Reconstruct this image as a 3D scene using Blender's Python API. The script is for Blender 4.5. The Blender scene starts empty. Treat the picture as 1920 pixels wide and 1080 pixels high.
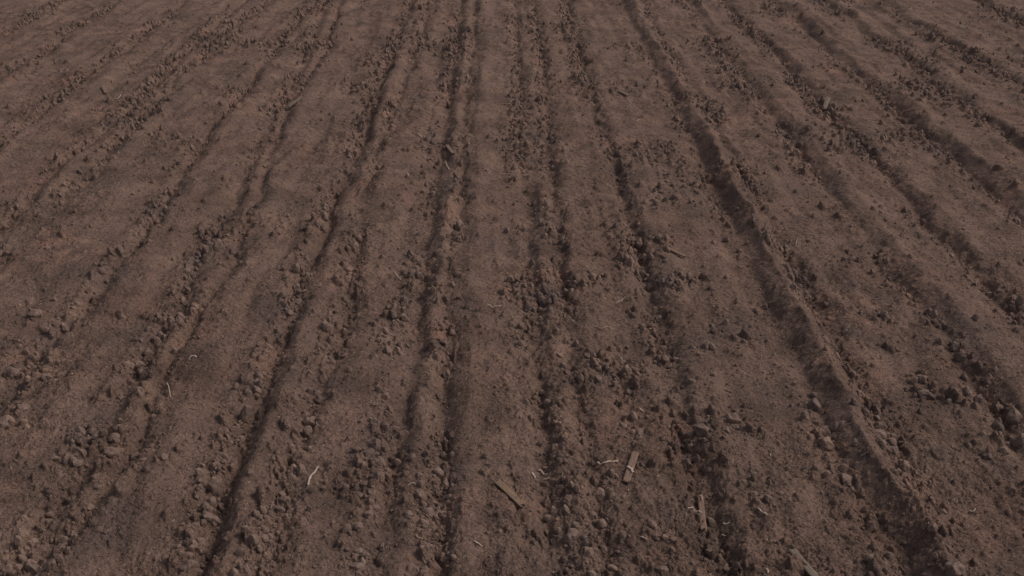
import bpy, math, random
import numpy as np
from mathutils import Vector, Matrix, noise as mnoise

random.seed(7)
rng = np.random.default_rng(11)
C = bpy.context.scene.collection
R = math.radians

# ------------------------------------------------------------------ camera geometry (photo is 1920 x 1080)
FPX, CAM_H = 1867.0, 3.0
PITCH = math.atan(950.0 / FPX)
cp, sp = math.cos(PITCH), math.sin(PITCH)

def ground(px, py, z=0.0):
    """pixel of the photograph -> point of the field at height z"""
    xc, yc = (px - 960.0) / FPX, (540.0 - py) / FPX
    dx, dy, dz = xc, cp + yc * sp, -sp + yc * cp
    t = (z - CAM_H) / dz
    return dx * t, dy * t, t            # t = depth along the camera axis

# ------------------------------------------------------------------ numpy noise
_T = rng.random((256, 256)).astype(np.float32) * 2 - 1
def vnoise(x, y, s=0):
    x = x + 17.31 * s; y = y + 9.17 * s
    xi = np.floor(x); yi = np.floor(y)
    fx = (x - xi).astype(np.float32); fy = (y - yi).astype(np.float32)
    xi = xi.astype(np.int64); yi = yi.astype(np.int64)
    fx = fx * fx * fx * (fx * (fx * 6 - 15) + 10); fy = fy * fy * fy * (fy * (fy * 6 - 15) + 10)
    a = _T[xi & 255, yi & 255]; b = _T[(xi + 1) & 255, yi & 255]
    c = _T[xi & 255, (yi + 1) & 255]; d = _T[(xi + 1) & 255, (yi + 1) & 255]
    return a + (b - a) * fx + (c - a) * fy + (a - b - c + d) * fx * fy
def fbm(x, y, o=3, s=0):
    r = 0; k = 1.0; ca, sa = 0.8, 0.6
    for i in range(o):
        r = r + vnoise(x, y, s + i * 3) * k
        x, y = (x * ca - y * sa) * 2.03, (x * sa + y * ca) * 2.03
        k *= 0.5
    return r

# ------------------------------------------------------------------ furrows, traced on the photograph
# (pixel line, groove depth, groove width, bank height, bank offset, clod density)
FUR = {
 'F1': ([(380,1040),(440,890),(485,770),(520,665),(560,548),(600,452),(640,352),(690,238),(725,130),(760,40),(775,0)], .058,.050,.048,.12,1.0),
 'F2': ([(495,1070),(530,950),(560,850),(590,765),(632,640),(650,540),(668,440),(690,360),(720,260),(752,180),(790,60),(800,0)], .042,.055,.022,.13,1.0),
 'F3': ([(712,1060),(735,900),(750,800),(770,700),(785,600),(800,480),(815,390),(830,260),(850,140),(862,40),(866,0)], .050,.06,.040,.12,.55),
 'F4': ([(820,1060),(822,950),(832,830),(833,720),(837,660),(832,590),(846,490),(860,420),(864,330),(872,220),(882,120),(890,20),(893,0)], .052,.048,.040,.15,1.0),
 'F5': ([(1030,1080),(1022,870),(1020,760),(1003,640),(1008,590),(1000,540),(985,400),(975,300),(975,200),(970,100),(966,0)], .036,.06,.026,.14,.9),
 'F6': ([(1150,1080),(1120,940),(1092,800),(1068,700),(1062,620),(1048,540),(1046,440),(1034,330),(1027,230),(1022,150),(1008,50),(1000,0)], .046,.050,.032,.13,.9),
 'F7': ([(1350,1060),(1302,900),(1272,800),(1245,700),(1225,600),(1200,500),(1175,400),(1160,330),(1130,250),(1100,160),(1080,80),(1065,0)], .046,.055,.034,.14,1.0),
 'F8': ([(1705,1080),(1625,950),(1560,850),(1510,730),(1475,650),(1430,560),(1400,480),(1352,390),(1310,290),(1270,200),(1232,130),(1190,60),(1165,0)], .030,.050,.088,.145,.35),
 'F9': ([(1800,1075),(1715,925),(1683,850),(1640,768),(1580,680),(1535,590),(1492,520),(1442,440),(1402,360),(1345,260),(1292,170),(1240,80),(1206,0)], .045,.06,.012,.2,1.0),
 'F10': ([(1905,860),(1868,780),(1800,690),(1747,600),(1703,557),(1647,477),(1607,430),(1567,377),(1513,310),(1480,250),(1423,190),(1360,107),(1300,27),(1282,0)], .045,.055,.060,.15,1.0),
 'F11': ([(1913,600),(1853,547),(1800,483),(1747,433),(1710,390),(1663,330),(1613,280),(1570,230),(1513,177),(1467,117),(1430,77),(1377,30),(1345,0)], .042,.055,.050,.14,1.0),
 'F12': ([(1980,480),(1903,413),(1853,363),(1800,313),(1740,263),(1697,223),(1633,167),(1563,110),(1520,60),(1447,0)], .045,.055,.062,.15,.8),
 'F13': ([(1990,340),(1920,283),(1880,253),(1830,217),(1773,177),(1693,107),(1613,57),(1540,0)], .042,.055,.052,.14,.9),
 'F14': ([(1990,200),(1913,157),(1827,110),(1747,70),(1647,0)], .042,.055,.045,.14,1.0),
 'F15': ([(1990,85),(1920,50),(1863,23),(1827,0)], .055,.06,.06,.15,.9),
 'P1': ([(60,1080),(160,975),(233,877),(290,745),(340,650),(370,607),(400,553),(433,500),(473,403),(490,350),(527,240),(560,175),(610,100),(627,37),(640,0)], .044,.048,.034,.13,.5),
 'P2': ([(20,1080),(125,930),(195,850),(250,725),(292,635),(335,590),(362,510),(395,450),(440,375),(480,290),(515,225),(555,150),(590,60),(615,0)], .036,.065,.020,.15,1.0),
 'Q': ([(30,730),(87,660),(127,627),(167,577),(193,540),(217,503),(247,467),(287,427),(323,367),(350,323),(390,250),(430,213),(473,150),(520,93),(553,50),(593,7)], .046,.050,.036,.14,.9),
 'S': ([(0,500),(50,450),(110,395),(147,350),(173,323),(200,290),(257,240),(300,190),(337,150),(377,117),(427,63),(493,17),(512,0)], .03,.06,.028,.14,1.0),
 'RR': ([(-40,480),(13,433),(43,393),(80,345),(120,305),(160,280),(240,215),(273,187),(320,127),(353,100),(390,67),(423,37),(450,7)], .046,.050,.036,.14,.9),
 'T': ([(-60,330),(40,240),(110,190),(180,130),(230,100),(267,70),(317,33),(350,0)], .035,.06,.03,.14,1.0),
 'U': ([(-60,190),(20,140),(80,105),(140,60),(190,30),(235,0)], .035,.06,.03,.14,1.0),
 'V': ([(-60,110),(0,77),(60,40),(110,10),(128,0)], .035,.06,.03,.14,1.0),
}
_seq = ['first', 'second', 'third', 'fourth', 'fifth', 'sixth', 'seventh', 'eighth', 'ninth', 'tenth', 'eleventh', 'twelfth']
WHERE = {'F8': 'the deepest furrow', 'T': "the top left corner's first furrow", 'U': "the top left corner's second furrow", 'V': "the top left corner's third furrow"}
for _k, _f in enumerate(['F9', 'F10', 'F11', 'F12', 'F13', 'F14', 'F15']): WHERE[_f] = f'the {_seq[_k]} furrow right of the deepest'
for _k, _f in enumerate(['F7', 'F6', 'F5', 'F4', 'F3', 'F2', 'F1', 'P1', 'P2', 'Q', 'S', 'RR']): WHERE[_f] = f'the {_seq[_k]} furrow left of the deepest'
YT = np.arange(-80.0, 60.0, 0.02)
TAB = []
_k = np.exp(-(np.arange(-12, 13) * 0.02 / 0.09) ** 2); _k /= _k.sum()
for n_, (pts, dep, wid, bank, off, dens) in FUR.items():
    g = sorted(((ground(px, py, -0.02)) for px, py in pts), key=lambda q: q[1])
    ys = np.array([q[1] for q in g]); xs = np.array([q[0] for q in g])
    # carry each line on past its traced ends
    sl = (xs[-1] - xs[0]) / (ys[-1] - ys[0]) * 0.6
    ys = np.concatenate([[ys[0] - 100], ys, [ys[-1] + 100]]); xs = np.concatenate([[xs[0] - 100 * 0.0], xs, [xs[-1] + 100 * 0.0]])
    t = np.interp(YT, ys, xs)
    t = np.convolve(np.pad(t, 12, mode='edge'), _k, mode='valid')
    i = len(TAB)
    t = t + 0.022 * fbm(YT * 1.7, YT * 0 + i * 5.3, 3, 40)
    TAB.append([n_, t, dep, wid, bank, off, dens])
# furrows beyond both edges of the picture
for k in range(22):
    for sgn in (-1, 1):
        x0 = (-9.9 - k * 0.72) if sgn < 0 else (9.9 + k * 0.72)
        t = x0 + 0.06 * fbm(YT * 0.9, YT * 0 + k * 3.1 + sgn, 3, 60)
        TAB.append(['X', t, .05, .06, .04, .14, .5])

def fx(i, y):
    return np.interp(y, YT, TAB[i][1])

DEPTH, BANK, LUMPS = .90, .86, True
def furrow_profile(x, y, rows=None):
    x, y = np.broadcast_arrays(x, y)
    h = np.zeros(x.shape); band = np.zeros(x.shape)
    for i, (n_, t, dep, wid, bank, off, dens) in enumerate(TAB):
        c = np.interp(y, YT, t) if rows is None else np.broadcast_to(rows[i], x.shape)
        sel = np.abs(x - c) < 1.0
        if not sel.any(): continue
        d = (x - c)[sel]; ys_ = y[sel]; zz = ys_ * 0
        m = 0.86 + 0.24 * vnoise(ys_ * 1.3 + i * 7.7, zz + i * 1.9, 5)
        m2 = 0.86 + 0.30 * vnoise(ys_ * 0.9 + i * 3.1, zz + i * 4.7, 8)
        w = wid * (1 + 0.25 * vnoise(ys_ * 3.1, zz + i * 2.2, 9))
        h[sel] -= DEPTH * dep * m * np.exp(-(d / w) ** 2)
        t_ = d - off
        crest = n_ in ('F1', 'F3', 'F4', 'F8', 'F10', 'F12', 'RR')
        pw = 1.35 if crest else 1.9
        wl, wr = off * (.66 if n_ != 'F8' else .56), off * (1.5 if n_ != 'F8' else .72)
        h[sel] += BANK * bank * m2 * (1.15 if crest else 1.0) * np.where(t_ < 0, np.exp(-np.abs(t_ / wl) ** pw), np.exp(-np.abs(t_ / wr) ** pw))
        band[sel] += dens * np.exp(-((d + 0.035) / 0.085) ** 2)
        if crest: band[sel] -= .9 * np.exp(-((d - off * .9) / (off * .75)) ** 2)
    return h, band

KDE = None
def clumpiness(x, y, band):
    cl = fbm(x * 1.6, y * 1.0, 3, 90)
    far = (np.clip(band, 0, 1.0) * .95 + .012) * np.clip(.85 + 1.1 * cl, 0.15, 1.5) + .8 * np.clip(cl - .45, 0, 1)
    if KDE is None: return far
    gx = np.clip((x + 7.0) / .02, 0, KDE.shape[1] - 2); gy = np.clip((y - 2.4) / .02, 0, KDE.shape[0] - 2)
    i = gx.astype(np.int64); j = gy.astype(np.int64); fx_ = gx - i; fy_ = gy - j
    k = (KDE[j, i] * (1 - fx_) + KDE[j, i + 1] * fx_) * (1 - fy_) + (KDE[j + 1, i] * (1 - fx_) + KDE[j + 1, i + 1] * fx_) * fy_
    k = k * np.clip(1.05 + .9 * vnoise(x * 5, y * 4, 88), .15, 1.4)
    near = k * np.clip(1 + band * 1.1, .1, 1) + .42 * far + .004
    t = np.clip((y - 6.6) / 1.6, 0, 1)
    inside = np.clip((np.abs(x) / np.maximum(y, 2.9) - .60) / .1, 0, 1)
    t = np.maximum(t, inside)
    return near * (1 - t) + far * t + .5 * k * t
def hsh(i, j, s):
    return _T[(i * 7 + j * 3 + s * 31) & 255, (j * 11 + i * 5 + s * 17) & 255] * .5 + .5
def lumps(x, y, p, cell, s):
    """clods still set in the soil: steep on the left side, sloping off to the right"""
    sh = x.shape; x = x.ravel(); y = y.ravel(); out = np.zeros(len(x)); p = np.broadcast_to(p, sh).ravel()
    sel = np.where(p > .02)[0]
    xs, ys, ps = x[sel] / cell, y[sel] / (cell * 1.15), p[sel]
    wob = .16 * vnoise(xs * 2.3, ys * 2.3, s + 50); wob2 = .16 * vnoise(xs * 2.3, ys * 2.3, s + 51)
    xs = xs + wob; ys = ys + wob2
    xi = np.floor(xs).astype(np.int64); yi = np.floor(ys).astype(np.int64)
    best = np.zeros(len(xs))
    for a in (-1, 0, 1):
        for b in (-1, 0, 1):
            i, j = xi + a, yi + b
            cx = i + .2 + .6 * hsh(i, j, s); cy = j + .2 + .6 * hsh(i, j, s + 1)
            rad = .26 + .36 * hsh(i, j, s + 2) ** 1.5
            on = hsh(i, j, s + 3) < ps * .95
            dx, dy = (xs - cx) / rad, (ys - cy) / rad
            an = hsh(i, j, s + 5) * 6.28
            dd = np.maximum(np.sqrt(dx * dx + dy * dy), .80 * np.abs(dx * np.cos(an) + dy * np.sin(an)) + .55 * np.abs(dy * np.cos(an) - dx * np.sin(an)))
            prof = np.clip((1 - dd) * 2.6, 0, 1)
            prof = prof * prof * (3 - 2 * prof) * np.clip(.60 - .30 * dx + .22 * dy, .15, 1.1) * rad * (.7 + .9 * hsh(i, j, s + 4))
            best = np.maximum(best, np.where(on, prof, 0))
    out[sel] = best * cell
    return out.reshape(sh)

def height(x, y, fine=1.0, rows=None):
    wx = x + 0.020 * vnoise(x * 9, y * 6, 21) + 0.008 * vnoise(x * 31, y * 27, 22)
    h, band = furrow_profile(wx, y, rows)
    h = h + 0.018 * fbm(x * 1.5, y * 1.1, 2, 1)
    h = h + 0.015 * fbm(x * 4.3, y * 2.6, 2, 2)
    h = h + 0.018 * fbm(x * 6.5 + .4 * vnoise(x, y * 1.5, 77), y * .55, 2, 74)
    rough = np.clip(0.50 + 0.6 * fbm(x * 1.9, y * 1.3, 2, 70) + 0.40 * np.clip(band, -1, 1.0), 0.12, 1.3)
    n1 = fbm(x * 13, y * 9, 2, 3)
    if LUMPS:
        pc = np.clip(clumpiness(x, y, band) + .02, 0, 1) * (np.broadcast_to(fine, x.shape) > .3)
        h = h + .80 * lumps(x, y, pc, .085, 1) + .75 * lumps(x + .3, y + .7, np.clip(pc * 1.1 + .04, 0, 1) * (pc > 0), .046, 7) + .65 * lumps(x + .9, y + .2, (.22 + .5 * pc) * (pc > 0), .026, 13)
    h = h + 0.0085 * rough * n1
    n2 = fbm(x * 34, y * 28, 2, 4)
    h = h + 0.0050 * rough * n2 * fine
    # short cracks and crumb edges
    r1 = 1 - np.abs(vnoise(x * 26 + 1.4 * n1, y * 21 + 1.3 * n2, 6)) * 5.0
    h = h - 0.0095 * np.clip(r1, 0, 1) ** 1.5 * fine * np.clip(0.3 + rough * 0.8 * (0.5 + vnoise(x * 7, y * 6, 31)), 0, 1.3)
    r2 = 1 - np.abs(vnoise(x * 58 + 1.1 * n2, y * 47, 7)) * 4.0
    h = h - 0.0055 * np.clip(r2, 0, 1) * fine * np.clip(0.35 + rough * 0.7, 0, 1.2)
    h = h + 0.0032 * vnoise(x * 105, y * 95, 11) * fine * (0.4 + 0.6 * rough)
    return h

def h1(x, y):
    return float(height(np.array([x], float), np.array([y], float))[0])

def on_ground(px, py):
    global LUMPS
    z = 0.0
    for _ in range(5):
        x, y, t = ground(px, py, z)
        LUMPS = False; z = h1(x, y); LUMPS = True
    return x, y, z, t

# clods traced on the photograph: x, y, width, height in its pixels
CL = """463 777 30 40;480 728 20 18;477 742 15 13;442 805 28 22;443 827 16 14;425 817 15 15;440 837 14 13;433 848 14 14;403 873 22 20;
405 908 36 46;375 913 18 20;430 923 14 18;388 950 28 28;415 953 20 20;393 970 26 26;380 980 14 14;363 1020 18 18;373 1030 16 16;357 1057 34 34;
152 808 20 22;173 808 20 18;167 822 16 18;138 827 16 18;152 845 25 22;130 855 28 26;143 867 26 16;212 843 36 26;212 817 28 20;255 852 28 20;
227 798 28 20;103 858 22 20;218 870 15 18;185 858 22 14;187 875 14 14;85 792 18 24;50 798 12 14;10 787 35 26;37 738 20 20;43 763 22 18;
122 907 14 16;113 892 20 14;260 735 18 18;227 745 18 18;307 853 22 18;63 1067 34 28;97 1057 22 24;15 1067 26 26;122 1012 22 20;138 1002 16 18;
138 978 12 14;43 1030 20 18;127 1030 16 18;110 1047 20 18;200 998 16 14;158 953 12 18;555 812 20 20;577 808 22 20;580 787 26 18;597 748 18 18;
552 747 12 12;560 850 24 22;547 837 16 14;563 878 26 26;530 887 14 22;547 893 20 16;527 860 12 14;522 950 20 16;540 950 14 18;527 932 12 12;
488 970 14 14;458 985 12 18;497 990 18 14;493 1007 22 18;485 1027 16 16;497 1037 14 14;492 1060 28 26;463 1070 20 24;507 1005 12 12;513 960 14 12;
703 792 26 28;712 730 18 14;730 767 16 16;705 830 30 28;690 850 22 22;675 870 18 22;712 863 20 24;705 893 24 24;673 887 14 16;662 910 14 16;
723 797 14 16;715 1022 16 26;668 1037 22 18;652 1028 12 14;678 1052 16 18;672 1072 14 14;798 848 16 24;822 743 14 16;822 835 14 16;830 853 16 16;
827 810 14 12;847 818 12 12;848 850 12 12;840 875 14 12;817 918 20 22;835 905 16 22;813 940 18 16;842 940 14 12;815 967 18 18;810 987 16 16;
822 978 12 12;833 987 14 12;817 1005 18 20;797 1023 20 22;827 1040 20 28;843 1035 12 14;772 943 12 14;787 930 10 10;772 970 12 12;697 942 10 14;
785 887 18 16;910 853 14 18;915 868 12 12;965 887 14 20;1040 763 16 14;1047 853 14 14;1022 848 10 16;1023 875 14 14;1092 867 10 12;1007 913 14 14;
1025 938 18 20;1065 932 20 18;1058 953 18 20;1057 897 14 14;1070 907 16 22;1082 913 18 24;1115 902 18 20;1123 923 28 28;1100 947 12 20;1113 963 14 14;
1130 980 16 14;1073 1000 36 24;1062 1018 12 12;1025 995 12 16;942 975 14 12;937 995 10 10;1113 1027 14 14;1132 1027 16 18;1138 1013 12 14;1063 1067 12 16;
1240 1067 26 22;1245 1007 14 14;1272 1045 12 14;1188 780 16 20;1168 795 14 14;1187 808 14 12;1202 807 20 14;1177 733 16 16;1267 787 18 36;1263 747 14 18;
1258 833 18 18;1273 855 16 18;1158 818 12 12;1190 830 14 12;1165 842 12 14;1155 892 10 16;1202 872 16 14;1125 857 18 16;1222 980 18 16;1030 747 12 16;
1525 758 28 28;1547 807 30 20;1548 828 32 26;1603 830 14 16;1560 872 16 16;1582 890 34 28;1602 873 12 14;1613 920 18 22;1640 958 14 14;1630 987 24 24;
1657 1055 24 20;1675 1063 14 18;1613 737 26 18;1600 753 14 16;1640 765 26 28;1623 770 16 18;1647 812 30 18;1670 815 20 16;1663 830 18 16;1668 848 16 14;
1683 847 14 14;1692 873 26 28;1715 885 14 20;1710 903 18 18;1692 907 12 14;1710 927 18 18;1713 953 12 12;1737 737 34 22;1767 955 18 16;1750 987 20 18;
1790 1060 38 30;1752 1042 14 20;1843 735 24 22;1833 748 20 20;1870 753 28 26;1897 780 36 38;1870 798 26 30;1912 823 24 26;1843 810 18 18;1873 820 14 16;
1800 750 12 14;1800 770 12 14;1817 833 14 14;1853 853 18 14;1898 917 16 14;1317 800 36 28;1370 782 30 24;1303 762 16 18;1292 835 14 22;1307 853 14 16;
1335 840 18 22;1293 813 14 16;1412 802 14 16;1298 907 14 20;1287 867 20 26;1335 1027 14 22;1342 1013 14 14;1393 902 14 12;1440 902 12 18;1463 922 12 12;
1427 938 12 12;1022 543 24 34;1068 548 20 26;1042 513 14 22;1005 528 10 14;1037 560 14 18;1013 577 10 18;1025 568 12 14;1045 573 8 18;1050 553 10 20;
968 540 16 18;957 523 16 16;978 540 12 18;955 545 10 14;1083 520 20 18;1120 520 14 22;1176 450 14 22;1180 467 16 24;1180 490 18 24;1190 500 14 16;
1165 460 14 16;1220 480 14 20;1207 513 14 20;1247 445 16 22;1200 458 14 16;1240 527 14 16;1270 527 18 18;1233 597 18 20;1240 632 14 14;737 573 22 16;
757 560 16 22;757 580 14 16;728 590 12 14;740 607 16 22;723 617 12 22;730 643 14 20;750 643 14 22;727 657 18 16;745 653 12 14;773 510 18 32;
770 527 14 22;663 460 20 22;658 432 14 22;672 440 12 22;655 513 14 16;652 523 14 16;768 475 18 16;842 483 14 22;848 507 10 14;858 512 14 14;
860 423 18 18;860 447 14 16;828 533 10 12;850 615 14 16;827 607 12 16;823 633 8 18;827 653 12 20;840 663 12 18;842 683 18 20;837 698 16 18;
1017 417 16 16;1022 380 14 22;1020 442 14 16;980 427 14 16;1053 447 14 26;1113 680 22 22;1112 663 12 22;1087 707 18 26;1140 690 14 16;1160 677 20 28;
1173 697 24 26;1160 653 12 18;1150 700 12 16;1197 697 14 14;1120 710 20 16;1063 697 12 14;1250 673 14 16;1235 657 12 14;565 507 18 24;580 507 10 14;
575 483 16 26;570 525 14 14;555 538 18 24;550 563 14 16;562 558 14 16;538 577 14 22;607 403 16 26;610 390 14 16;593 420 14 16;485 700 20 36;
503 650 16 26;480 657 14 16;610 607 24 22;273 700 20 20;263 683 20 20;247 687 16 16;335 605 20 24;317 593 14 16;297 592 18 16;300 627 14 22;
333 573 12 16;350 543 16 16;362 580 18 18;343 557 12 14;340 590 12 16;367 493 12 16;367 512 14 14;380 443 16 16;390 457 16 18;403 440 14 16;
397 463 16 16;230 593 14 18;123 615 16 18;138 613 12 14;72 670 14 16;93 672 14 18;20 697 26 20;42 703 14 16;88 703 26 18;88 688 18 14;
67 585 26 14;227 475 10 16;305 373 16 18;23 475 12 18;1322 648 14 18;1334 650 18 18;1337 617 16 22;1290 520 18 22;1437 440 20 18;1413 410 16 22;
1462 470 16 22;1480 520 18 20;1497 530 20 20;1487 537 16 18;1510 550 16 18;1650 478 14 18;1663 485 14 16;1595 483 14 14;1750 587 18 22;1753 603 14 22;
1765 608 14 16;1703 552 14 14;1800 667 20 18;1790 647 22 22;1760 638 14 16;1727 707 28 22;1833 683 20 18;1807 707 16 18;1853 707 24 20;1863 693 16 16;
1547 633 10 18;1547 650 10 22;1657 590 18 18;1830 593 20 18;1910 593 24 24;1903 413 18 18;1897 560 26 22;1435 573 12 20;1340 393 14 16"""
clods = [tuple(float(q) for q in s.split()) for s in CL.replace('\n', '').split(';') if s.strip()]
_gy, _gx = np.mgrid[0:350, 0:700]
_gx = _gx * .02 - 7.0; _gy = _gy * .02 + 2.4
_k2 = np.zeros(_gx.shape)
for (px, py, w_, h_) in clods:
    x_, y_, z_, t_ = on_ground(px, py + h_ * .3)
    sg = .028 + .62 * w_ * t_ / FPX
    _k2 += .62 * np.interp(y_, [3.2, 4.2, 6.0], [.40, .50, 1.0]) * np.exp(-((_gx - x_) ** 2 + ((_gy - y_) * .8) ** 2) / (2 * sg * sg) * 1.6)
KDE = np.clip(_k2, 0, 1.15)
# open soil round the wooden pieces and the barest strips
for (px, py, rr) in ((940, 915, .07), (970, 940, .07), (1190, 860, .06), (1182, 880, .06), (1175, 905, .06), (1314, 945, .06), (1316, 975, .06), (1318, 1005, .06), (1495, 1050, .08),
                     (1520, 1075, .08), (1140, 870, .05), (1010, 892, .06), (587, 895, .06), (1305, 968, .05), (550, 985, .05)):
    x_, y_, _z, _t = on_ground(px, py)
    KDE *= 1 - .95 * np.exp(-((_gx - x_) ** 2 + (_gy - y_) ** 2) / (2 * rr * rr))

# ------------------------------------------------------------------ materials
def new_mat(name):
    m = bpy.data.materials.new(name); m.use_nodes = True
    nt = m.node_tree
    return m, nt, nt.nodes['Principled BSDF'], nt.nodes['Material Output']
def N(nt, typ, **kw):
    n = nt.nodes.new(typ)
    for k, v in kw.items(): setattr(n, k, v)
    return n
def noise_node(nt, vec, scale, detail=4, rough=.55, dist=0):
    n = N(nt, 'ShaderNodeTexNoise'); n.inputs['Scale'].default_value = scale
    n.inputs['Detail'].default_value = detail; n.inputs['Roughness'].default_value = rough
    n.inputs['Distortion'].default_value = dist
    nt.links.new(vec, n.inputs['Vector']); return n.outputs['Fac']
def ramp(nt, fac, stops):
    r = N(nt, 'ShaderNodeValToRGB'); e = r.color_ramp.elements
    while len(e) < len(stops): e.new(.5)
    for k, (p, c) in enumerate(stops):
        e[k].position = p; e[k].color = (*c, 1) if len(c) == 3 else (c[0],) * 3 + (1,)
    nt.links.new(fac, r.inputs['Fac']); return r.outputs['Color']
def mixc(nt, fac, a, b, mode='MIX'):
    m = N(nt, 'ShaderNodeMix', data_type='RGBA', blend_type=mode)
    if isinstance(fac, (int, float)): m.inputs[0].default_value = fac
    else: nt.links.new(fac, m.inputs[0])
    for k, v in ((6, a), (7, b)):
        if isinstance(v, tuple): m.inputs[k].default_value = (*v, 1)
        else: nt.links.new(v, m.inputs[k])
    return m.outputs[2]
def mth(nt, op, a, b=None):
    m = N(nt, 'ShaderNodeMath', operation=op)
    for k, v in ((0, a), (1, b)):
        if v is None: continue
        if isinstance(v, (int, float)): m.inputs[k].default_value = v
        else: nt.links.new(v, m.inputs[k])
    return m.outputs[0]

ALB = 1.0
def soil_material(name, smoothness=0.0, tint=(1, 1, 1)):
    m, nt, p, out = new_mat(name)
    geo = N(nt, 'ShaderNodeNewGeometry'); vec = geo.outputs['Position']
    c = lambda r, g, b: (r * 1.15 * ALB * tint[0], g * 1.02 * ALB * tint[1], b * .965 * ALB * tint[2])
    big = noise_node(nt, vec, 1.3, 3, .5)
    mid = noise_node(nt, vec, 5.5, 5, .6, .4)
    fin = noise_node(nt, vec, 55, 6, .7)
    vfin = noise_node(nt, vec, 230, 3, .7)
    base = ramp(nt, mid, [(.30, c(.098, .070, .061)), (.48, c(.128, .094, .078)), (.70, c(.155, .112, .092))])
    red = ramp(nt, big, [(.50, (0,)), (.68, (1,))])
    redp = mth(nt, 'MULTIPLY', mth(nt, 'MULTIPLY', red, ramp(nt, mid, [(.42, (0,)), (.62, (1,))])), .40)
    base = mixc(nt, redp, base, c(.205, .118, .092))
    grey = ramp(nt, noise_node(nt, vec, 2.4, 3, .5), [(.50, (0,)), (.70, (1,))])
    base = mixc(nt, mth(nt, 'MULTIPLY', grey, .55), base, c(.088, .070, .066))
    base = mixc(nt, 1.0, base, ramp(nt, fin, [(.28, (.58,)), (.5, (1.0,)), (.72, (1.32,))]), 'MULTIPLY')
    base = mixc(nt, .8, base, ramp(nt, vfin, [(.3, (.62,)), (.5, (1.0,)), (.7, (1.35,))]), 'MULTIPLY')
    base = mixc(nt, 1.0, base, ramp(nt, noise_node(nt, vec, 1.9, 4, .6, .5), [(.30, (.74,)), (.5, (1.0,)), (.68, (1.14,))]), 'MULTIPLY')
    # pale grit
    vo = N(nt, 'ShaderNodeTexVoronoi'); vo.inputs['Scale'].default_value = 62; nt.links.new(vec, vo.inputs['Vector'])
    g1 = mth(nt, 'LESS_THAN', vo.outputs['Distance'], .13)
    sx = N(nt, 'ShaderNodeSeparateColor'); nt.links.new(vo.outputs['Color'], sx.inputs[0])
    g2 = mth(nt, 'GREATER_THAN', sx.outputs[0], .93 if smoothness == 0 else .985)
    base = mixc(nt, mth(nt, 'MULTIPLY', mth(nt, 'MULTIPLY', g1, g2), .75), base, c(.36, .29, .24))
    nt.links.new(base, p.inputs['Base Color'])
    p.inputs['Roughness'].default_value = .92 if smoothness == 0 else .78
    p.inputs['Specular IOR Level'].default_value = .05 if smoothness == 0 else .16
    # relief: short cracks (voronoi edges, warped) + grain
    w = N(nt, 'ShaderNodeTexNoise'); w.inputs['Scale'].default_value = 14; w.inputs['Detail'].default_value = 3
    nt.links.new(vec, w.inputs['Vector'])
    va = N(nt, 'ShaderNodeVectorMath', operation='SCALE'); va.inputs['Scale'].default_value = .055
    nt.links.new(w.outputs['Color'], va.inputs[0])
    vb = N(nt, 'ShaderNodeVectorMath', operation='ADD'); nt.links.new(vec, vb.inputs[0]); nt.links.new(va.outputs[0], vb.inputs[1])
    ve = N(nt, 'ShaderNodeTexVoronoi', feature='DISTANCE_TO_EDGE'); ve.inputs['Scale'].default_value = 26
    nt.links.new(vb.outputs[0], ve.inputs['Vector'])
    crack = ramp(nt, ve.outputs['Distance'], [(.0, (0,)), (.10, (1,))])
    gate = ramp(nt, noise_node(nt, vec, 9, 2, .5), [(.42, (0,)), (.60, (1,))])
    crack = mixc(nt, gate, (1, 1, 1), crack)
    hgt = mth(nt, 'MULTIPLY', crack, .0045 if smoothness == 0 else .0006)
    hgt = mth(nt, 'ADD', hgt, mth(nt, 'MULTIPLY', noise_node(nt, vec, 90, 5, .75), .0115 if smoothness == 0 else .0032))
    hgt = mth(nt, 'ADD', hgt, mth(nt, 'MULTIPLY', noise_node(nt, vec, 28, 3, .6), .010 if smoothness == 0 else .004))
    b = N(nt, 'ShaderNodeBump'); b.inputs['Strength'].default_value = 1.0; b.inputs['Distance'].default_value = 1.0
    nt.links.new(hgt, b.inputs['Height']); nt.links.new(b.outputs[0], p.inputs['Normal'])
    return m
M_SOIL = soil_material('ploughed_soil')
M_CLOD = soil_material('hard_soil_clod', 1.0, (1.06, 1.08, 1.09))
M_CRUMB = soil_material('soil_crumb', 1.0, (.98, .98, .98))

def wood_material(name, a, b):
    m, nt, p, out = new_mat(name)
    tc = N(nt, 'ShaderNodeTexCoord'); mp = N(nt, 'ShaderNodeMapping'); mp.inputs['Scale'].default_value = (6, 90, 90)
    nt.links.new(tc.outputs['Object'], mp.inputs[0])
    g = noise_node(nt, mp.outputs[0], 1, 5, .65, .3)
    col = ramp(nt, g, [(.3, a), (.7, b)])
    dirt = ramp(nt, noise_node(nt, tc.outputs['Object'], 38, 5, .65), [(.42, (0,)), (.56, (1,))])
    col = mixc(nt, mth(nt, 'MULTIPLY', dirt, .65), col, (.12, .088, .072))
    nt.links.new(col, p.inputs['Base Color']); p.inputs['Roughness'].default_value = .85
    p.inputs['Specular IOR Level'].default_value = .2
    bp = N(nt, 'ShaderNodeBump'); bp.inputs['Distance'].default_value = .003; bp.inputs['Strength'].default_value = .8
    nt.links.new(g, bp.inputs['Height']); nt.links.new(bp.outputs[0], p.inputs['Normal'])
    return m
M_WOOD = wood_material('weathered_wood', (.150, .092, .055), (.215, .135, .083))
M_WOOD_RED = wood_material('reddish_wood', (.155, .088, .062), (.225, .130, .092))
M_WOOD_GREY = wood_material('pale_wood', (.13, .095, .070), (.19, .145, .108))
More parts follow.
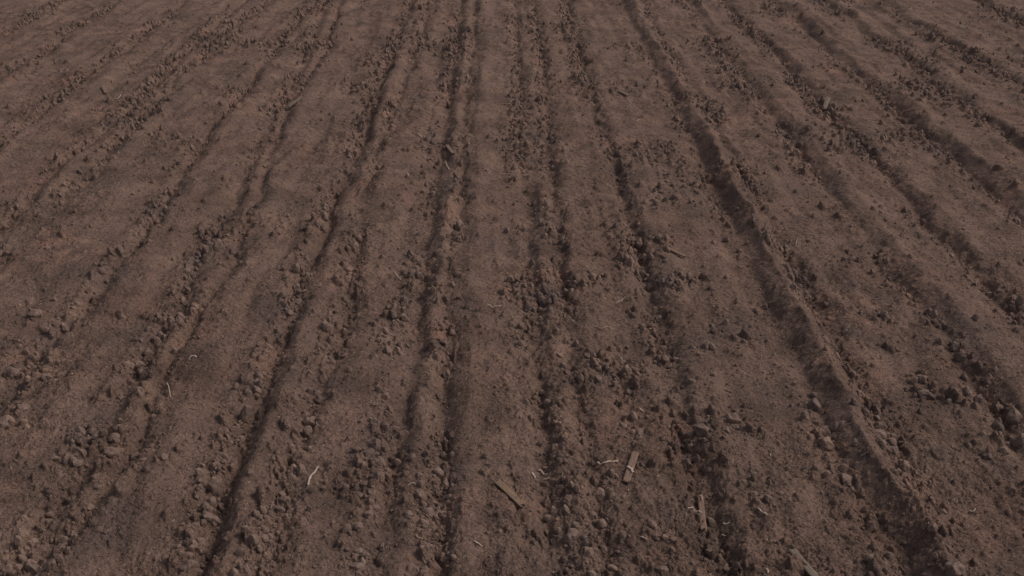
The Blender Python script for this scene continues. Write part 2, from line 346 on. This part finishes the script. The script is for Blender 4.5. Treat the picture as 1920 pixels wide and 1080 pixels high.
def straw_material(name, a, b):
    m, nt, p, out = new_mat(name)
    tc = N(nt, 'ShaderNodeNewGeometry')
    col = ramp(nt, noise_node(nt, tc.outputs['Position'], 130, 3, .6), [(.35, a), (.6, b)])
    nt.links.new(col, p.inputs['Base Color']); p.inputs['Roughness'].default_value = .7
    return m
M_STRAW = straw_material('pale_straw', (.19, .14, .11), (.40, .31, .24))
M_STRAW_DULL = straw_material('dull_straw', (.16, .11, .08), (.30, .21, .15))
M_ROOT = straw_material('dry_root', (.24, .17, .13), (.50, .39, .32))

# ------------------------------------------------------------------ mesh helpers
def mesh_np(name, co, faces4=None, faces3=None, mat=None, smooth=True):
    me = bpy.data.meshes.new(name)
    f = faces4 if faces4 is not None else faces3
    k = f.shape[1]
    me.vertices.add(len(co)); me.vertices.foreach_set('co', co.astype(np.float32).ravel())
    me.loops.add(f.size); me.loops.foreach_set('vertex_index', f.astype(np.int32).ravel())
    me.polygons.add(len(f))
    me.polygons.foreach_set('loop_start', np.arange(0, f.size, k, dtype=np.int32))
    me.polygons.foreach_set('loop_total', np.full(len(f), k, dtype=np.int32))
    me.polygons.foreach_set('use_smooth', np.full(len(f), smooth, dtype=bool))
    me.update(calc_edges=True); me.validate()
    if mat: me.materials.append(mat)
    return me
def link(name, me, loc=(0, 0, 0), **props):
    o = bpy.data.objects.new(name, me); C.objects.link(o); o.location = loc
    for k, v in props.items(): o[k] = v
    return o

# ------------------------------------------------------------------ the field: one sheet to the horizon
du = 0.00135
ud = np.arange(0, 0.76, du)
uo = [ud[-1]]; st = du
while uo[-1] < 45: st *= 1.07; uo.append(uo[-1] + st)
up = np.concatenate([ud, uo[1:]]); U = np.concatenate([-up[:0:-1], up])
yd = [2.75]
while yd[-1] < 18.5: yd.append(yd[-1] * (1 + du * 0.95))
st = yd[-1] - yd[-2]
ya = [yd[-1]]
while ya[-1] < 420: st *= 1.06; ya.append(ya[-1] + st)
st = yd[1] - yd[0]; yb = [yd[0]]
while yb[-1] > -60: st *= 1.08; yb.append(yb[-1] - st)
Y = np.concatenate([yb[:0:-1], yd, ya[1:]])
W = np.where(Y > 2.6, Y, 2.6)
nr, nc = len(Y), len(U)
co = np.empty((nr, nc, 3), np.float64)
for a in range(0, nr, 120):
    b = min(nr, a + 120)
    yy = np.repeat(Y[a:b, None], nc, 1); xx = U[None, :] * W[a:b, None]
    dense = ((Y[a:b] > 2.2) & (Y[a:b] < 22)).astype(float)[:, None] * np.clip(1 - (np.abs(U) - 0.74) / 0.3, 0, 1)[None, :]
    rows = [np.interp(Y[a:b], YT, t[1])[:, None] for t in TAB]
    co[a:b, :, 0] = xx; co[a:b, :, 1] = yy
    co[a:b, :, 2] = height(xx, yy, dense, rows)
idx = np.arange(nr * nc).reshape(nr, nc)
fc = np.stack([idx[:-1, :-1], idx[:-1, 1:], idx[1:, 1:], idx[1:, :-1]], -1).reshape(-1, 4)
me = mesh_np('ground', co.reshape(-1, 3), faces4=fc, mat=M_SOIL)
link('ground', me, kind='structure', label='ploughed brown field with long furrows running away')
del co, fc, idx

# ------------------------------------------------------------------ clod shapes
def ico(sub):
    import bmesh
    bm = bmesh.new(); bmesh.ops.create_icosphere(bm, subdivisions=sub, radius=1.0)
    bm.verts.ensure_lookup_table()
    v = np.array([q.co[:] for q in bm.verts]); f = np.array([[q.index for q in g.verts] for g in bm.faces])
    bm.free(); return v, f
ICO = {k: ico(k) for k in (1, 2, 4)}
def clod_shape(seed, sub, kind):
    r = np.random.default_rng(seed)
    v = ICO[sub][0].copy()
    nd = {'rounded': 9, 'blocky': 12, 'pointed': 10, 'flat': 11}[kind]
    for _ in range(nd):
        n = r.normal(size=3); n[2] = abs(n[2]) * (.8 if kind == 'pointed' else 1.0); n /= np.linalg.norm(n)
        c = {'rounded': r.uniform(.66, .86), 'pointed': r.uniform(.60, .84)}.get(kind, r.uniform(.46, .78))
        e = v @ n - c
        v -= np.where(e > 0, e * .93, 0)[:, None] * n
    z = v[:, 2]
    if kind == 'pointed':
        v[:, :2] *= (1 - .20 * np.clip(z, 0, 1) ** 2)[:, None]
        v[:, 0] += .22 * r.uniform(-1, 1) * np.clip(z, 0, 1); v[:, 1] += .25 * np.clip(z, 0, 1) ** 2
        v[:, 2] *= 1.15
    if kind == 'flat': v[:, 2] *= .6
    amp = .11 if sub > 2 else .08
    off = Vector(r.uniform(-50, 50, 3))
    if sub > 1:
        d = np.array([mnoise.noise(Vector(q) * 1.7 + off) * amp * 1.7 + mnoise.noise(Vector(q) * 5.0 + off) * amp * .55
                      + (mnoise.noise(Vector(q) * 13.0 + off) * amp * .25 if sub > 2 else 0) for q in v])
        nrm = v / np.maximum(np.linalg.norm(v, axis=1, keepdims=True), 1e-6)
        v += nrm * d[:, None]
    # skirt: the foot of a clod flares into the soil it sits in
    low = np.clip(-(v[:, 2]) , 0, 1)
    v[:, :2] *= (1 + .10 * low)[:, None]
    v[:, 0] /= max(abs(v[:, 0]).max(), .01); v[:, 1] /= max(abs(v[:, 1]).max(), .01)
    return v
KINDS = ['rounded', 'blocky', 'pointed', 'flat']
PROTO = {}
for k in KINDS:
    PROTO[k] = []
    for s in range(6):
        v = clod_shape(100 + s * 7 + KINDS.index(k) * 91, 4, k)
        PROTO[k].append(mesh_np('soil_clod', v, faces3=ICO[4][1], mat=M_CLOD))

# keep the 300 that show largest as clods of their own; the remainder join the loose ones
order = sorted(range(len(clods)), key=lambda i: -clods[i][2] * clods[i][3])
big_ids = set(order[:300])
SMALL_MORE = []
fidx = {t[0]: i for i, t in enumerate(TAB) if t[0] != 'X'}
placed = []
for i, (px, py, w, h) in enumerate(clods):
    x, y, z, t = on_ground(px, py + h * .30)
    width = w * t / FPX
    sina = CAM_H / math.hypot(y, CAM_H)
    hh = max(h * t / FPX, width * .55)
    cosa = math.sqrt(1 - sina * sina)
    # silhouette height = depth*sin + rise*cos
    dep = width * random.uniform(.75, 1.0)
    rise = max((hh - dep * sina * .75) / max(cosa, .3), width * .42)
    rise = min(rise, width * 1.05)
    if i not in big_ids:
        SMALL_MORE.append((x, y, z, width, dep, rise)); continue
    asp = rise / width
    kind = 'pointed' if asp > .85 or random.random() < .18 else ('flat' if asp < .48 else random.choice(['rounded', 'blocky', 'blocky']))
    if (px, py) == (463., 777.): kind = 'rounded'
    name_f = min(fidx, key=lambda n: abs(x - float(fx(fidx[n], y))))
    placed.append(dict(x=x, y=y, z=z, w=width, d=dep, r=rise, kind=kind, f=name_f, py=py, px=px, a=w * h))
ORD = ['first','second','third','fourth','fifth','sixth','seventh','eighth','ninth','tenth','eleventh','twelfth','thirteenth','fourteenth',
 'fifteenth','sixteenth','seventeenth','eighteenth','nineteenth','twentieth']
def ordinal(n):
    if n < 20: return ORD[n]
    tens = {2: ('twenty', 'twentieth'), 3: ('thirty', 'thirtieth'), 4: ('forty', 'fortieth'), 5: ('fifty', 'fiftieth'), 6: ('sixty', 'sixtieth')}
    k, m = divmod(n + 1, 10)
    return tens[k][1] if m == 0 else tens[k][0] + '-' + ORD[m - 1]
for f in set(p['f'] for p in placed):
    row = sorted((p for p in placed if p['f'] == f), key=lambda p: p['y'])
    for k, p in enumerate(row):
        sz = 'big' if p['a'] > 700 else ('mid-sized' if p['a'] > 330 else 'small')
        p['label'] = f"{sz} {p['kind']} clod, {ordinal(k)} from the front along {WHERE[f]}"
KZ = {'pointed': 1.25, 'flat': .6, 'rounded': .85, 'blocky': .8}
for p in placed:
    me = random.choice(PROTO[p['kind']])
    o = bpy.data.objects.new('soil_clod', me); C.objects.link(o)
    o['label'] = p['label']; o['category'] = 'clod'; o['group'] = 'hard soil clods thrown up along the furrows'
    zt = KZ[p['kind']]
    random.seed(int(p['px'] * 7 + p['py']))
    s = p['r'] / (zt + .10)
    o.scale = (p['w'] * .52, p['d'] * .54, s * .92)
    o.location = (p['x'], p['y'], p['z'] + s * .24)
    o.rotation_euler = (random.uniform(-.22, .12), random.uniform(-.25, .25), random.uniform(-.6, .6) + (math.pi if p['kind'] != 'pointed' and random.random() < .5 else 0))

# ------------------------------------------------------------------ smaller clods and crumbs nobody could count
def scatter(name, n_try, ylo, yhi, smin, smax, power, sub, mat, label, thresh, extra=(), seed=3, sk=2.6, pk=1.0, tall=0.0, nkind=10):
    r = np.random.default_rng(seed)
    y = ylo * (yhi / ylo) ** r.random(n_try)
    # constant density on the ground
    keep = r.random(n_try) < (y / yhi) ** power
    y = y[keep]; x = (r.random(len(y)) * 2 - 1) * y * .80
    _, band = furrow_profile(x, y)
    p = np.clip(clumpiness(x, y, band) * pk + thresh, 0, 1)
    ok = r.random(len(y)) < p
    x, y, p = x[ok], y[ok], p[ok]
    s = smin + (smax - smin) * r.random(len(x)) ** sk * (.6 + .4 * np.clip(p * 1.5, 0, 1))
    w = s; d = s * r.uniform(.7, 1.05, len(s)); hh = s * r.uniform(.55, 1.15, len(s)) * (1 + tall * np.clip((y - 4) / 6, 0, 1))
    z = height(x, y)
    if extra:
        e = np.array(extra); x = np.concatenate([x, e[:, 0]]); y = np.concatenate([y, e[:, 1]]); z = np.concatenate([z, e[:, 2]])
        w = np.concatenate([w, e[:, 3]]); d = np.concatenate([d, e[:, 4]]); hh = np.concatenate([hh, e[:, 5]])
    n = len(x)
    kinds = r.integers(0, nkind, n)
    V, F, base = [], [], 0
    for sb in sorted({sub, 1}):
      f0 = ICO[sb][1]
      for k in range(nkind):
        sel = np.where((kinds == k) & ((y > 6.5) == (sb == 1) if sub != 1 else True))[0]
        if not len(sel): continue
        v = clod_shape(1000 + k, sb, ['pointed', 'blocky', 'rounded', 'blocky', 'blocky'][k % 5])
        v = v / np.abs(v).max(axis=0)
        a = r.uniform(-math.pi, math.pi, len(sel)) if k % 2 else r.uniform(-.6, .6, len(sel))
        P = v[None] * np.stack([w[sel], d[sel], hh[sel] * 1.2], -1)[:, None, :] * .56
        tx = r.uniform(-.35, .35, len(sel))
        ca, sa = np.cos(a)[:, None], np.sin(a)[:, None]
        X = P[..., 0] * ca - P[..., 1] * sa; Yv = P[..., 0] * sa + P[..., 1] * ca
        X = X + P[..., 2] * tx[:, None]
        Pw = np.stack([X + x[sel][:, None], Yv + y[sel][:, None], P[..., 2] + z[sel][:, None] + (hh[sel] * .16)[:, None]], -1)
        V.append(Pw.reshape(-1, 3))
        F.append((f0[None] + (base + np.arange(len(sel)) * len(v))[:, None, None]).reshape(-1, 3))
        base += len(sel) * len(v)
    print(name, n, 'pieces', base, 'verts')
    me = mesh_np(name, np.concatenate(V), faces3=np.concatenate(F), mat=mat, smooth=False)
    link(name, me, kind='stuff', label=label, category='loose soil')
scatter('loose_clods', 270000, 2.9, 18.0, .018, .058, 1.75, 2, M_CLOD, 'countless smaller clods strewn along the furrows', 0.0, SMALL_MORE, sk=1.8, pk=.80, tall=.65)
scatter('soil_crumbs', 110000, 2.9, 13.0, .008, .026, .8, 1, M_CRUMB, 'fine soil crumbs scattered over the ridges', .10, seed=5)

# ------------------------------------------------------------------ wooden pieces
def lath(name, a, b, wpx, mat, label, cat, thick=.010, lift=.006, sink_end=0.0, ragged=1.0, tilt=0.0, taper=0.0, seed=0):
    A = Vector(on_ground(*a)[:3]); B = Vector(on_ground(*b)[:3])
    t = on_ground((a[0] + b[0]) / 2, (a[1] + b[1]) / 2)[3]
    L = (B - A).length; w = wpx * t / FPX
    r = random.Random(seed)
    nx, ny = 30, 7
    mid = (A + B) / 2
    V, F = [], []
    for side in (1, -1):
        for i in range(nx):
            u = i / (nx - 1)
            for j in range(ny):
                v = j / (ny - 1) * 2 - 1
                endj = mnoise.noise(Vector((v * 2.2, seed, 3))) * .018 * ragged
                xx = (u - .5) * L + (endj if u > .97 else (-endj if u < .03 else 0))
                ww = w * .5 * (1 + .06 * mnoise.noise(Vector((u * 7, seed * 2.0, v)))) * (1 - taper * u)
                edge = abs(v) > .99 or i in (0, nx - 1)
                zz = side * thick * .5 * (.62 if edge else 1) + .0015 * mnoise.noise(Vector((u * 9, v * 3, seed)))
                zz += .004 * math.sin(u * 3.1 + seed)
                V.append((xx, v * ww, zz))
    n = nx * ny
    for i in range(nx - 1):
        for j in range(ny - 1):
            q = i * ny + j
            F.append((q, q + ny, q + ny + 1, q + 1)); F.append((n + q, n + q + 1, n + q + ny + 1, n + q + ny))
    rim = [i * ny for i in range(nx)] + [(nx - 1) * ny + j for j in range(1, ny)] + [i * ny + ny - 1 for i in range(nx - 2, -1, -1)] + [j for j in range(ny - 2, 0, -1)]
    for k in range(len(rim)):
        p, q = rim[k], rim[(k + 1) % len(rim)]
        F.append((p, n + p, n + q, q))
    me = bpy.data.meshes.new(name); me.from_pydata(V, [], F); me.materials.append(mat); me.update()
    for pl in me.polygons: pl.use_smooth = False
    d = (B - A).normalized()
    # lie on the highest ground under it
    zs = [h1(A.x + (B.x - A.x) * k / 8, A.y + (B.y - A.y) * k / 8) for k in range(9)]
    za = float(np.mean(zs[:4])); zb = float(np.mean(zs[5:]))
    yaw = math.atan2(d.y, d.x); pit = -math.atan2(zb - za - sink_end, L * .6)
    o = link(name, me, (mid.x, mid.y, max(np.mean(zs), np.percentile(zs, 70)) + lift + thick * .5), label=label, category=cat)
    o.rotation_euler = (tilt, pit, yaw)
    return o
lath('wooden_lath', (932, 906), (980, 950), 13, M_WOOD, 'flat light brown wooden lath lying diagonally on open soil near the bottom centre', 'wood piece', .008, .000, seed=1, ragged=2)
lath('wooden_lath', (1192, 848), (1174, 908), 13, M_WOOD_RED, 'reddish wooden lath with a white straw knot lying across it', 'wood piece', .007, .000, seed=2, ragged=2)
lath('wooden_lath', (1313, 936), (1318, 1005), 11, M_WOOD_RED, 'narrow wooden lath lying lengthways along the furrow, crossed by a pale curly root', 'wood piece', .009, .008, .0, seed=3, ragged=2)
lath('wooden_lath', (1484, 1035), (1532, 1092), 15, M_WOOD_GREY, 'pale wooden lath cut by the bottom edge right of centre', 'wood piece', .012, .002, seed=4, ragged=2)
lath('wooden_chip', (541, 991), (560, 979), 9, M_WOOD, 'flat tan wood chip half buried beside the seventh furrow left of the deepest', 'wood piece', .006, .001, seed=5)
lath('wooden_chip', (193, 165), (199, 178), 6, M_WOOD, 'small orange-brown chip standing out far away in the upper left', 'wood piece', .015, .006, seed=6)
lath('wooden_chip', (1552, 190), (1544, 211), 8, M_WOOD_GREY, 'pinkish pale wood chip lying far up on the right', 'wood piece', .02, .008, seed=7)
lath('wooden_chip', (541, 208), (566, 188), 6, M_WOOD_GREY, 'pale split wood piece far up left of centre', 'wood piece', .02, .008, seed=8)
lath('wooden_chip', (838, 275), (850, 290), 7, M_WOOD_RED, 'reddish wood chip on the crest between the fourth and fifth furrows', 'wood piece', .012, .004, seed=9)
lath('wooden_chip', (1251, 468), (1284, 485), 6, M_WOOD_RED, 'long reddish-brown splinter lying right of the middle of the field', 'wood piece', .012, .004, seed=10)
lath('wooden_chip', (1160, 172), (1178, 183), 5, M_WOOD_GREY, 'thin pale splinter far away left of the deepest furrow', 'wood piece', .01, .006, seed=12)

# ------------------------------------------------------------------ straws, stems and roots
def stalk(name, pts, wpx, mat, label, cat, lift=.004, knots=0, seed=0, flat=.6):
    base = [on_ground(*p) for p in pts]
    # resample with a smooth curve
    P = []
    m = len(base)
    for k in range((m - 1) * 8 + 1):
        u = k / 8; i = min(int(u), m - 2); f = u - i
        a = Vector(base[max(i - 1, 0)][:3]); b = Vector(base[i][:3]); c = Vector(base[i + 1][:3]); d = Vector(base[min(i + 2, m - 1)][:3])
        q = 0.5 * ((2 * b) + (c - a) * f + (2 * a - 5 * b + 4 * c - d) * f * f + (3 * b - a - 3 * c + d) * f ** 3)
        P.append(q)
    zs = [h1(q.x, q.y) for q in P]
    sm = [max(zs[max(0, k - 2):k + 3]) for k in range(len(P))]
    rad = wpx * base[0][3] / FPX * .41
    V, F = [], []
    for k, q in enumerate(P):
        q.z = sm[k] + lift + rad * .5 + .004 * mnoise.noise(Vector((k * .5, seed, 0)))
        T = (P[min(k + 1, len(P) - 1)] - P[max(k - 1, 0)]); T.normalize()
        S = T.cross(Vector((0, 0, 1))).normalized(); Nn = S.cross(T)
        rr = rad * (1 + .35 * mnoise.noise(Vector((k * .9, seed * 3.1, 1)))) * (.55 if k in (0, len(P) - 1) else 1)
        if knots and k % max(len(P) // knots, 2) == 1: rr *= 1.7
        for j in range(7):
            an = 2 * math.pi * j / 7
            V.append(q + S * math.cos(an) * rr + Nn * math.sin(an) * rr * flat)
    for k in range(len(P) - 1):
        for j in range(7):
            F.append((k * 7 + j, k * 7 + (j + 1) % 7, k * 7 + 7 + (j + 1) % 7, k * 7 + 7 + j))
    F.append(tuple(range(6, -1, -1))); F.append(tuple((len(P) - 1) * 7 + j for j in range(7)))
    o0 = P[0].copy()
    me = bpy.data.meshes.new(name); me.from_pydata([v - o0 for v in V], [], F); me.materials.append(mat); me.update()
    for pl in me.polygons: pl.use_smooth = True
    return link(name, me, o0, label=label, category=cat, group='bits of straw and root on the soil')
stalk('straw', [(597, 877), (590, 888), (582, 897), (578, 913)], 5, M_STRAW, 'thick white frayed straw lying on a bank in the lower left', 'straw', knots=3, seed=1)
stalk('straw', [(1120, 873), (1130, 872), (1145, 869), (1159, 866)], 4, M_STRAW, 'straight pale straw with a knotted end left of the reddish lath', 'straw', knots=2, seed=2)
stalk('straw', [(997, 889), (1001, 893), (1004, 898)], 4, M_ROOT, 'short white straw bit, leftmost of three above the diagonal lath', 'straw', seed=3)
stalk('straw', [(1009, 883), (1015, 886), (1020, 891)], 4, M_STRAW, 'short frayed straw bit, middle one of three above the diagonal lath', 'straw', seed=4)
stalk('straw', [(1019, 902), (1024, 899), (1026, 901), (1030, 897)], 3, M_ROOT, 'zigzag white straw bit, rightmost of three above the diagonal lath', 'straw', seed=5)
stalk('straw', [(1176, 882), (1181, 883), (1184, 888), (1187, 891)], 5, M_ROOT, 'white straw knot resting on the reddish lath', 'straw', lift=.016, knots=2, seed=6)
stalk('dry_root', [(1289, 961), (1300, 963), (1306, 970), (1316, 972), (1322, 977)], 2.6, M_ROOT, 'pale curly root crossing the narrow lath', 'root', lift=.018, seed=7)
stalk('straw', [(1308, 934), (1313, 937), (1316, 943)], 4, M_STRAW_DULL, 'dull frayed straw at the top end of the narrow lath', 'straw', lift=.014, knots=2, seed=8)
stalk('straw', [(1420, 958), (1430, 961), (1439, 967)], 3, M_STRAW, 'thin pale straw right of the narrow lath', 'straw', seed=9)
stalk('straw', [(1356, 981), (1362, 984), (1368, 981)], 3, M_ROOT, 'hooked white straw just right of the narrow lath', 'straw', seed=10)
stalk('straw', [(1349, 1009), (1354, 1007), (1360, 1008)], 3, M_STRAW, 'short pale straw bit below the hooked white straw', 'straw', seed=11)
stalk('straw', [(888, 1015), (893, 1018), (899, 1022), (904, 1027)], 3, M_STRAW, 'pale bent straw lying alone below the diagonal lath to its left', 'straw', seed=12)
stalk('twig', [(780, 957), (788, 962), (796, 967), (804, 972)], 2.4, M_STRAW_DULL, 'thin dull stem beside the fourth furrow left of the deepest', 'stem', seed=13)
stalk('twig', [(779, 1004), (784, 1009), (791, 1013), (797, 1014)], 2.6, M_STRAW_DULL, 'thin curved stem beside a dark clod at the bottom', 'stem', seed=14)
stalk('straw', [(765, 912), (772, 907), (777, 908), (780, 913)], 2.4, M_STRAW, 'small arched pale straw on the smooth ridge lower left of centre', 'straw', seed=15)
stalk('straw', [(916, 574), (922, 578), (931, 577), (941, 574)], 2.2, M_ROOT, 'fine pale straw lying across the reddish band mid field', 'straw', seed=16)
stalk('straw', [(1154, 571), (1162, 567), (1168, 563), (1173, 558)], 2.2, M_STRAW, 'fine slanting straw right of the mid field clod cluster', 'straw', seed=17)
stalk('straw', [(1115, 613), (1128, 617), (1140, 616), (1152, 622)], 2, M_STRAW_DULL, 'dull thin straw below the slanting mid field straw', 'straw', seed=18)
stalk('straw', [(313, 722), (317, 730), (320, 746)], 2.4, M_STRAW, 'thin straw lying lengthways in the lower left quarter', 'straw', seed=19)
stalk('straw', [(212, 187), (219, 187), (225, 183), (227, 178)], 1.8, M_ROOT, 'hooked white straw far away beside the orange-brown chip', 'straw', seed=20)
stalk('straw', [(137, 145), (142, 149), (147, 156), (152, 155)], 1.6, M_STRAW, 'thin bent straw far up left', 'straw', seed=21)
stalk('straw', [(96, 134), (108, 136), (118, 137), (133, 135)], 1.6, M_STRAW, 'long thin straw nearest the upper left edge', 'straw', seed=22)
stalk('straw', [(939, 196), (952, 197), (964, 194), (980, 197)], 2.2, M_STRAW_DULL, 'long dull straw lying crosswise far up the centre', 'straw', seed=23)
stalk('straw', [(775, 249), (784, 253), (792, 260), (800, 264)], 2, M_STRAW_DULL, 'long slanting straw far up left of centre', 'straw', seed=24)
stalk('straw', [(835, 305), (838, 312), (843, 320)], 2, M_STRAW, 'short pale straw below the reddish chip', 'straw', seed=25)
stalk('straw', [(943, 327), (950, 328), (957, 329)], 2, M_STRAW, 'short white straw just above the middle of the field', 'straw', seed=26)
stalk('straw', [(764, 325), (766, 330), (768, 332)], 2.2, M_ROOT, 'tiny white straw bit above the left centre clods', 'straw', seed=27)
stalk('straw', [(1193, 228), (1201, 226), (1208, 227)], 1.8, M_STRAW, 'short pale straw far up right of centre', 'straw', seed=28)
stalk('straw', [(1492, 460), (1494, 452), (1497, 448)], 2, M_STRAW_DULL, 'dull curved straw right of the tallest ridge', 'straw', seed=29)
stalk('straw', [(1530, 588), (1538, 587), (1546, 585)], 2, M_STRAW_DULL, 'dull straw lying across the broad bed right of the tallest ridge', 'straw', seed=30)
stalk('straw', [(355, 677), (362, 672), (369, 672)], 3, M_ROOT, 'white hooked straw on the bed left of the seventh furrow', 'straw', seed=31)
stalk('straw', [(740, 513), (746, 520), (752, 526)], 2.2, M_STRAW, 'pale straw beside the left centre clod heap', 'straw', seed=32)
stalk('straw', [(1436, 1068), (1440, 1072), (1439, 1078)], 3, M_ROOT, 'white straw bit at the bottom edge left of the pale lath', 'straw', seed=33)
stalk('straw', [(1200, 1008), (1206, 1013), (1213, 1014)], 2.6, M_STRAW, 'pale curved straw below the reddish lath', 'straw', seed=34)
stalk('straw', [(1818, 962), (1824, 963), (1828, 960)], 3, M_STRAW, 'pale bit of straw in the dark lower right', 'straw', seed=35)
stalk('straw', [(1612, 861), (1620, 860), (1627, 857)], 2.4, M_STRAW_DULL, 'dull straw lying inside the deepest furrow', 'straw', seed=36)
stalk('straw', [(1445, 1018), (1450, 1014), (1455, 1019)], 2.6, M_STRAW_DULL, 'dull hooked straw above the pale lath', 'straw', seed=37)
stalk('straw', [(1198, 768), (1203, 770), (1207, 773)], 2.6, M_ROOT, 'white straw bit among the clods above the reddish lath', 'straw', seed=38)

# tiny chaff flecks, fine roots and dark crack strokes, too many to count
def flecks(name, n, lo, hi, wlo, whi, mat, label, seed, curl=.35):
    r = np.random.default_rng(seed)
    y = 2.95 * (16 / 2.95) ** r.random(n); x = (r.random(n) * 2 - 1) * y * .74
    L = r.uniform(lo, hi, n) * (.7 + .06 * y); w = r.uniform(wlo, whi, n) * (.8 + .06 * y); a = r.uniform(0, math.pi, n)
    seg = 5
    turn = r.normal(size=n)[:, None] * curl + r.normal(size=(n, seg)) * .15
    an = a[:, None] + np.cumsum(turn, 1)
    qx = x[:, None] + np.concatenate([np.zeros((n, 1)), np.cumsum(np.cos(an[:, :-1]) * L[:, None] / (seg - 1), 1)], 1)
    qy = y[:, None] + np.concatenate([np.zeros((n, 1)), np.cumsum(np.sin(an[:, :-1]) * L[:, None] / (seg - 1), 1)], 1)
    z = height(qx, qy) + .0015
    ww = w[:, None] * np.array([.4, 1, 1, 1, .4])[None] * .5
    V = np.stack([np.stack([qx - np.sin(an) * ww, qy + np.cos(an) * ww, z], -1), np.stack([qx + np.sin(an) * ww, qy - np.cos(an) * ww, z], -1),
                  np.stack([qx, qy, z + ww * 1.1], -1)], 2).reshape(-1, 3)
    f1 = np.array([(s_ * 3 + j, s_ * 3 + (j + 1) % 3, s_ * 3 + 3 + (j + 1) % 3, s_ * 3 + 3 + j) for s_ in range(seg - 1) for j in range(3)])
    F = (f1[None] + (np.arange(n) * seg * 3)[:, None, None]).reshape(-1, 4)
    me = mesh_np(name, V, faces4=F, mat=mat)
    link(name, me, kind='stuff', label=label, category='litter')
flecks('chaff', 900, .008, .022, .003, .006, M_STRAW, 'tiny pale chaff flecks sprinkled over the soil', 9)
flecks('fine_roots', 2600, .02, .055, .0014, .0028, M_STRAW_DULL, 'fine dull root fibres lying over the soil', 10, .25)

M_CRACK_SHADE = straw_material('crack_shade', (.030, .020, .016), (.070, .048, .038))  # dark colour for thin strokes that stand in for shade in soil cracks
flecks('crack_shade_strokes', 14000, .012, .038, .0018, .0034, M_CRACK_SHADE, 'short dark strokes painting the shade of cracks in the soil', 12, .45)

# ------------------------------------------------------------------ camera, sun, sky
cam = bpy.data.cameras.new('camera'); co_ = bpy.data.objects.new('camera', cam); C.objects.link(co_)
co_.location = (0, 0, CAM_H); co_.rotation_euler = (math.pi / 2 - PITCH, 0, 0)
cam.sensor_width = 36; cam.lens = FPX / 1920 * 36; cam.clip_end = 2000; cam.clip_start = .05
bpy.context.scene.camera = co_

SUN_EL, SUN_AZ = R(46), R(78)      # azimuth clockwise from +Y (the view direction)
d = Vector((math.sin(SUN_AZ) * math.cos(SUN_EL), math.cos(SUN_AZ) * math.cos(SUN_EL), math.sin(SUN_EL)))
sl = bpy.data.lights.new('sun', 'SUN'); so = bpy.data.objects.new('sun', sl); C.objects.link(so)
sl.energy = 1.35; sl.angle = R(16); sl.color = (1.0, .92, .83)
so.rotation_euler = d.to_track_quat('Z', 'Y').to_euler(); so.location = (8, 2, 10)
w = bpy.data.worlds.new('World'); bpy.context.scene.world = w; w.use_nodes = True
nt = w.node_tree; bg = nt.nodes['Background']
sky = nt.nodes.new('ShaderNodeTexSky'); sky.sky_type = 'NISHITA'; sky.sun_disc = False
sky.sun_elevation = SUN_EL; sky.sun_rotation = SUN_AZ; sky.air_density = 1.0; sky.dust_density = 4.0; sky.ozone_density = .6
hs = nt.nodes.new('ShaderNodeHueSaturation'); hs.inputs['Saturation'].default_value = .45     # thin overcast: a paler sky
nt.links.new(sky.outputs[0], hs.inputs['Color']); nt.links.new(hs.outputs[0], bg.inputs[0]); bg.inputs[1].default_value = .10
vs = bpy.context.scene.view_settings
vs.view_transform = 'Standard'; vs.look = 'None'; vs.exposure = 0.16; vs.gamma = 1
